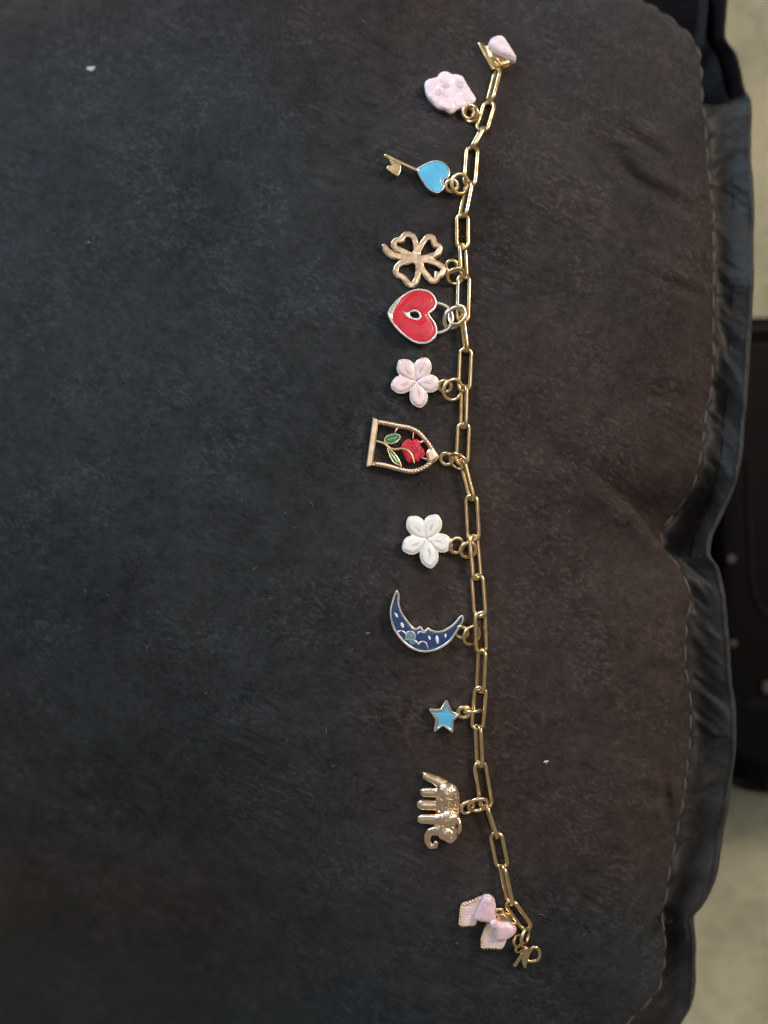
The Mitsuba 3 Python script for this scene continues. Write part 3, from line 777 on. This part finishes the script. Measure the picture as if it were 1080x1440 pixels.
# ------------------------------------------------------------------ lint on the cloth
def lint(px, py, r, seed, label):
    g = random.Random(seed)
    q = np.array([[g.uniform(-1, 1) * r, g.uniform(-0.6, 0.6) * r, 1.0 + g.random() * 1.5] for _ in range(7)])
    k = numbered('lint_speck')
    scene[k] = mikit.ply(tube(spline(q, 5, False), 1.9 if r > 5 else 0.6, sides=6), 'm_lint' if r > 3.6 else 'm_crumb', smooth=60, to_world=frame(px, py))
    labels[k] = {'label': label, 'category': 'lint'}


lint(128, 99, 5.6, 2, 'white lint speck near the top left corner of the cushion')
lint(768, 1071, 4, 5, 'pale lint speck to the right of the chain, level with the elephant charm')
lint(126, 341, 3.5, 8, 'faint lint speck at the left, far left of the clover charm')
lint(517, 890, 3, 4, 'thin pale fibre left of the moon charm')

dust = []
g = random.Random(21)
for _ in range(140):
    w = on_top(g.uniform(-60, 980), g.uniform(-40, 1480))
    a, ln = g.uniform(0, math.pi), g.uniform(0.0002, 0.0013)
    q = np.array([[math.cos(a + 0.6 * b) * ln * b, math.sin(a + 0.6 * b) * ln * b, 0.0001 + 0.0001 * b] for b in (-0.5, -0.2, 0.2, 0.5)]) + w
    dust.append(tube(q, g.uniform(0.00002, 0.00005), sides=4))
scene['dust_fibres'] = mikit.ply(join(*dust), 'm_crumb')
labels['dust_fibres'] = {'label': 'fine pale dust fibres scattered over the dark cushion cloth', 'category': 'dust', 'kind': 'stuff'}

# ------------------------------------------------------------------ floor and the black thing beside the cushion
fx, fy = np.meshgrid(np.linspace(-0.6, 0.6, 300), np.linspace(-0.6, 0.6, 300), indexing='ij')
fz = FLOOR - 0.002 + 0.0022 * meshkit.fbm(np.stack([fx * 150, fy * 150, 0 * fx], -1), 3, 2)
scene['floor'] = mikit.ply((np.stack([fx, fy, fz], -1).reshape(-1, 3), grid_faces(300, 300)), 'm_floor', smooth=True)
labels['floor'] = {'label': 'beige carpet floor beyond the cushion', 'kind': 'structure'}

hz = 0.03                                                        # height of the case above the floor
zt = FLOOR + hz
a, b = W(1000, 438, zt), W(1000, 1122, zt)
x0, x1, y0, y1 = a[0] - 0.012, a[0] + 0.085, b[1], a[1]
low = [W(px, py, zt)[:2] for px, py in ((985, 1040), (998, 1075), (1014, 1096), (1034, 1112), (1058, 1123), (1085, 1129))]
o = Polygon([(x1, y1), (x0, y1), (low[0][0], y1 - 0.01)] + [tuple(q) for q in low] + [(x1, low[-1][1])]).buffer(-0.004).buffer(0.004, quad_segs=8)
labels['plastic_case'] = {'label': 'glossy black plastic case lying on the carpet right of the cushion', 'category': 'case'}
sc = 1000.0
m = inflate(shapely.affinity.scale(o, sc, sc, origin=(0, 0)), rounded(hz * sc, 9, 6))
m.apply_scale(1 / sc)
m.apply_translation([0, 0, FLOOR - 0.001])
scene['plastic_case__body'] = mikit.ply(m, 'm_black', smooth=60)
def on_case(px, py, r, mat, part):
    w = W(px, py, zt)
    s = trimesh.creation.icosphere(2, r)
    s.apply_scale([1, 1, 0.35]); s.apply_translation(w)
    scene[numbered(f'plastic_case__{part}')] = mikit.ply(s, mat, smooth=True)
on_case(1028, 786, 0.0011, 'm_chrome', 'stud')
on_case(1031, 905, 0.0009, 'm_chrome', 'stud')
on_case(1081, 967, 0.0017, 'm_chrome', 'stud')
w = W(1061, 990, zt) + [0, 0, 0.0002]
scene['plastic_case__mark'] = mikit.ply(join(tube(ring_pts(w, 0.0010, n=24), 0.00022, True, 8),
    tube(w + np.array([[-0.0018, 0.0008, 0], [-0.0023, 0, 0], [-0.0018, -0.0008, 0]]), 0.0002, sides=6), tube(w + np.array([[0.0018, 0.0008, 0], [0.0023, 0, 0], [0.0018, -0.0008, 0]]), 0.0002, sides=6)), 'm_mark', smooth=60)
labels['plastic_case__mark'] = {'label': 'small grey round symbol between two brackets'}
scene['plastic_case__groove'] = mikit.ply(tube(spline([W(px, py, zt) for px, py in ((1052, 640), (1054, 720), (1057, 800), (1064, 842), (1078, 862), (1110, 880))], 8, False), 0.00022, sides=6), 'm_mark', smooth=60)
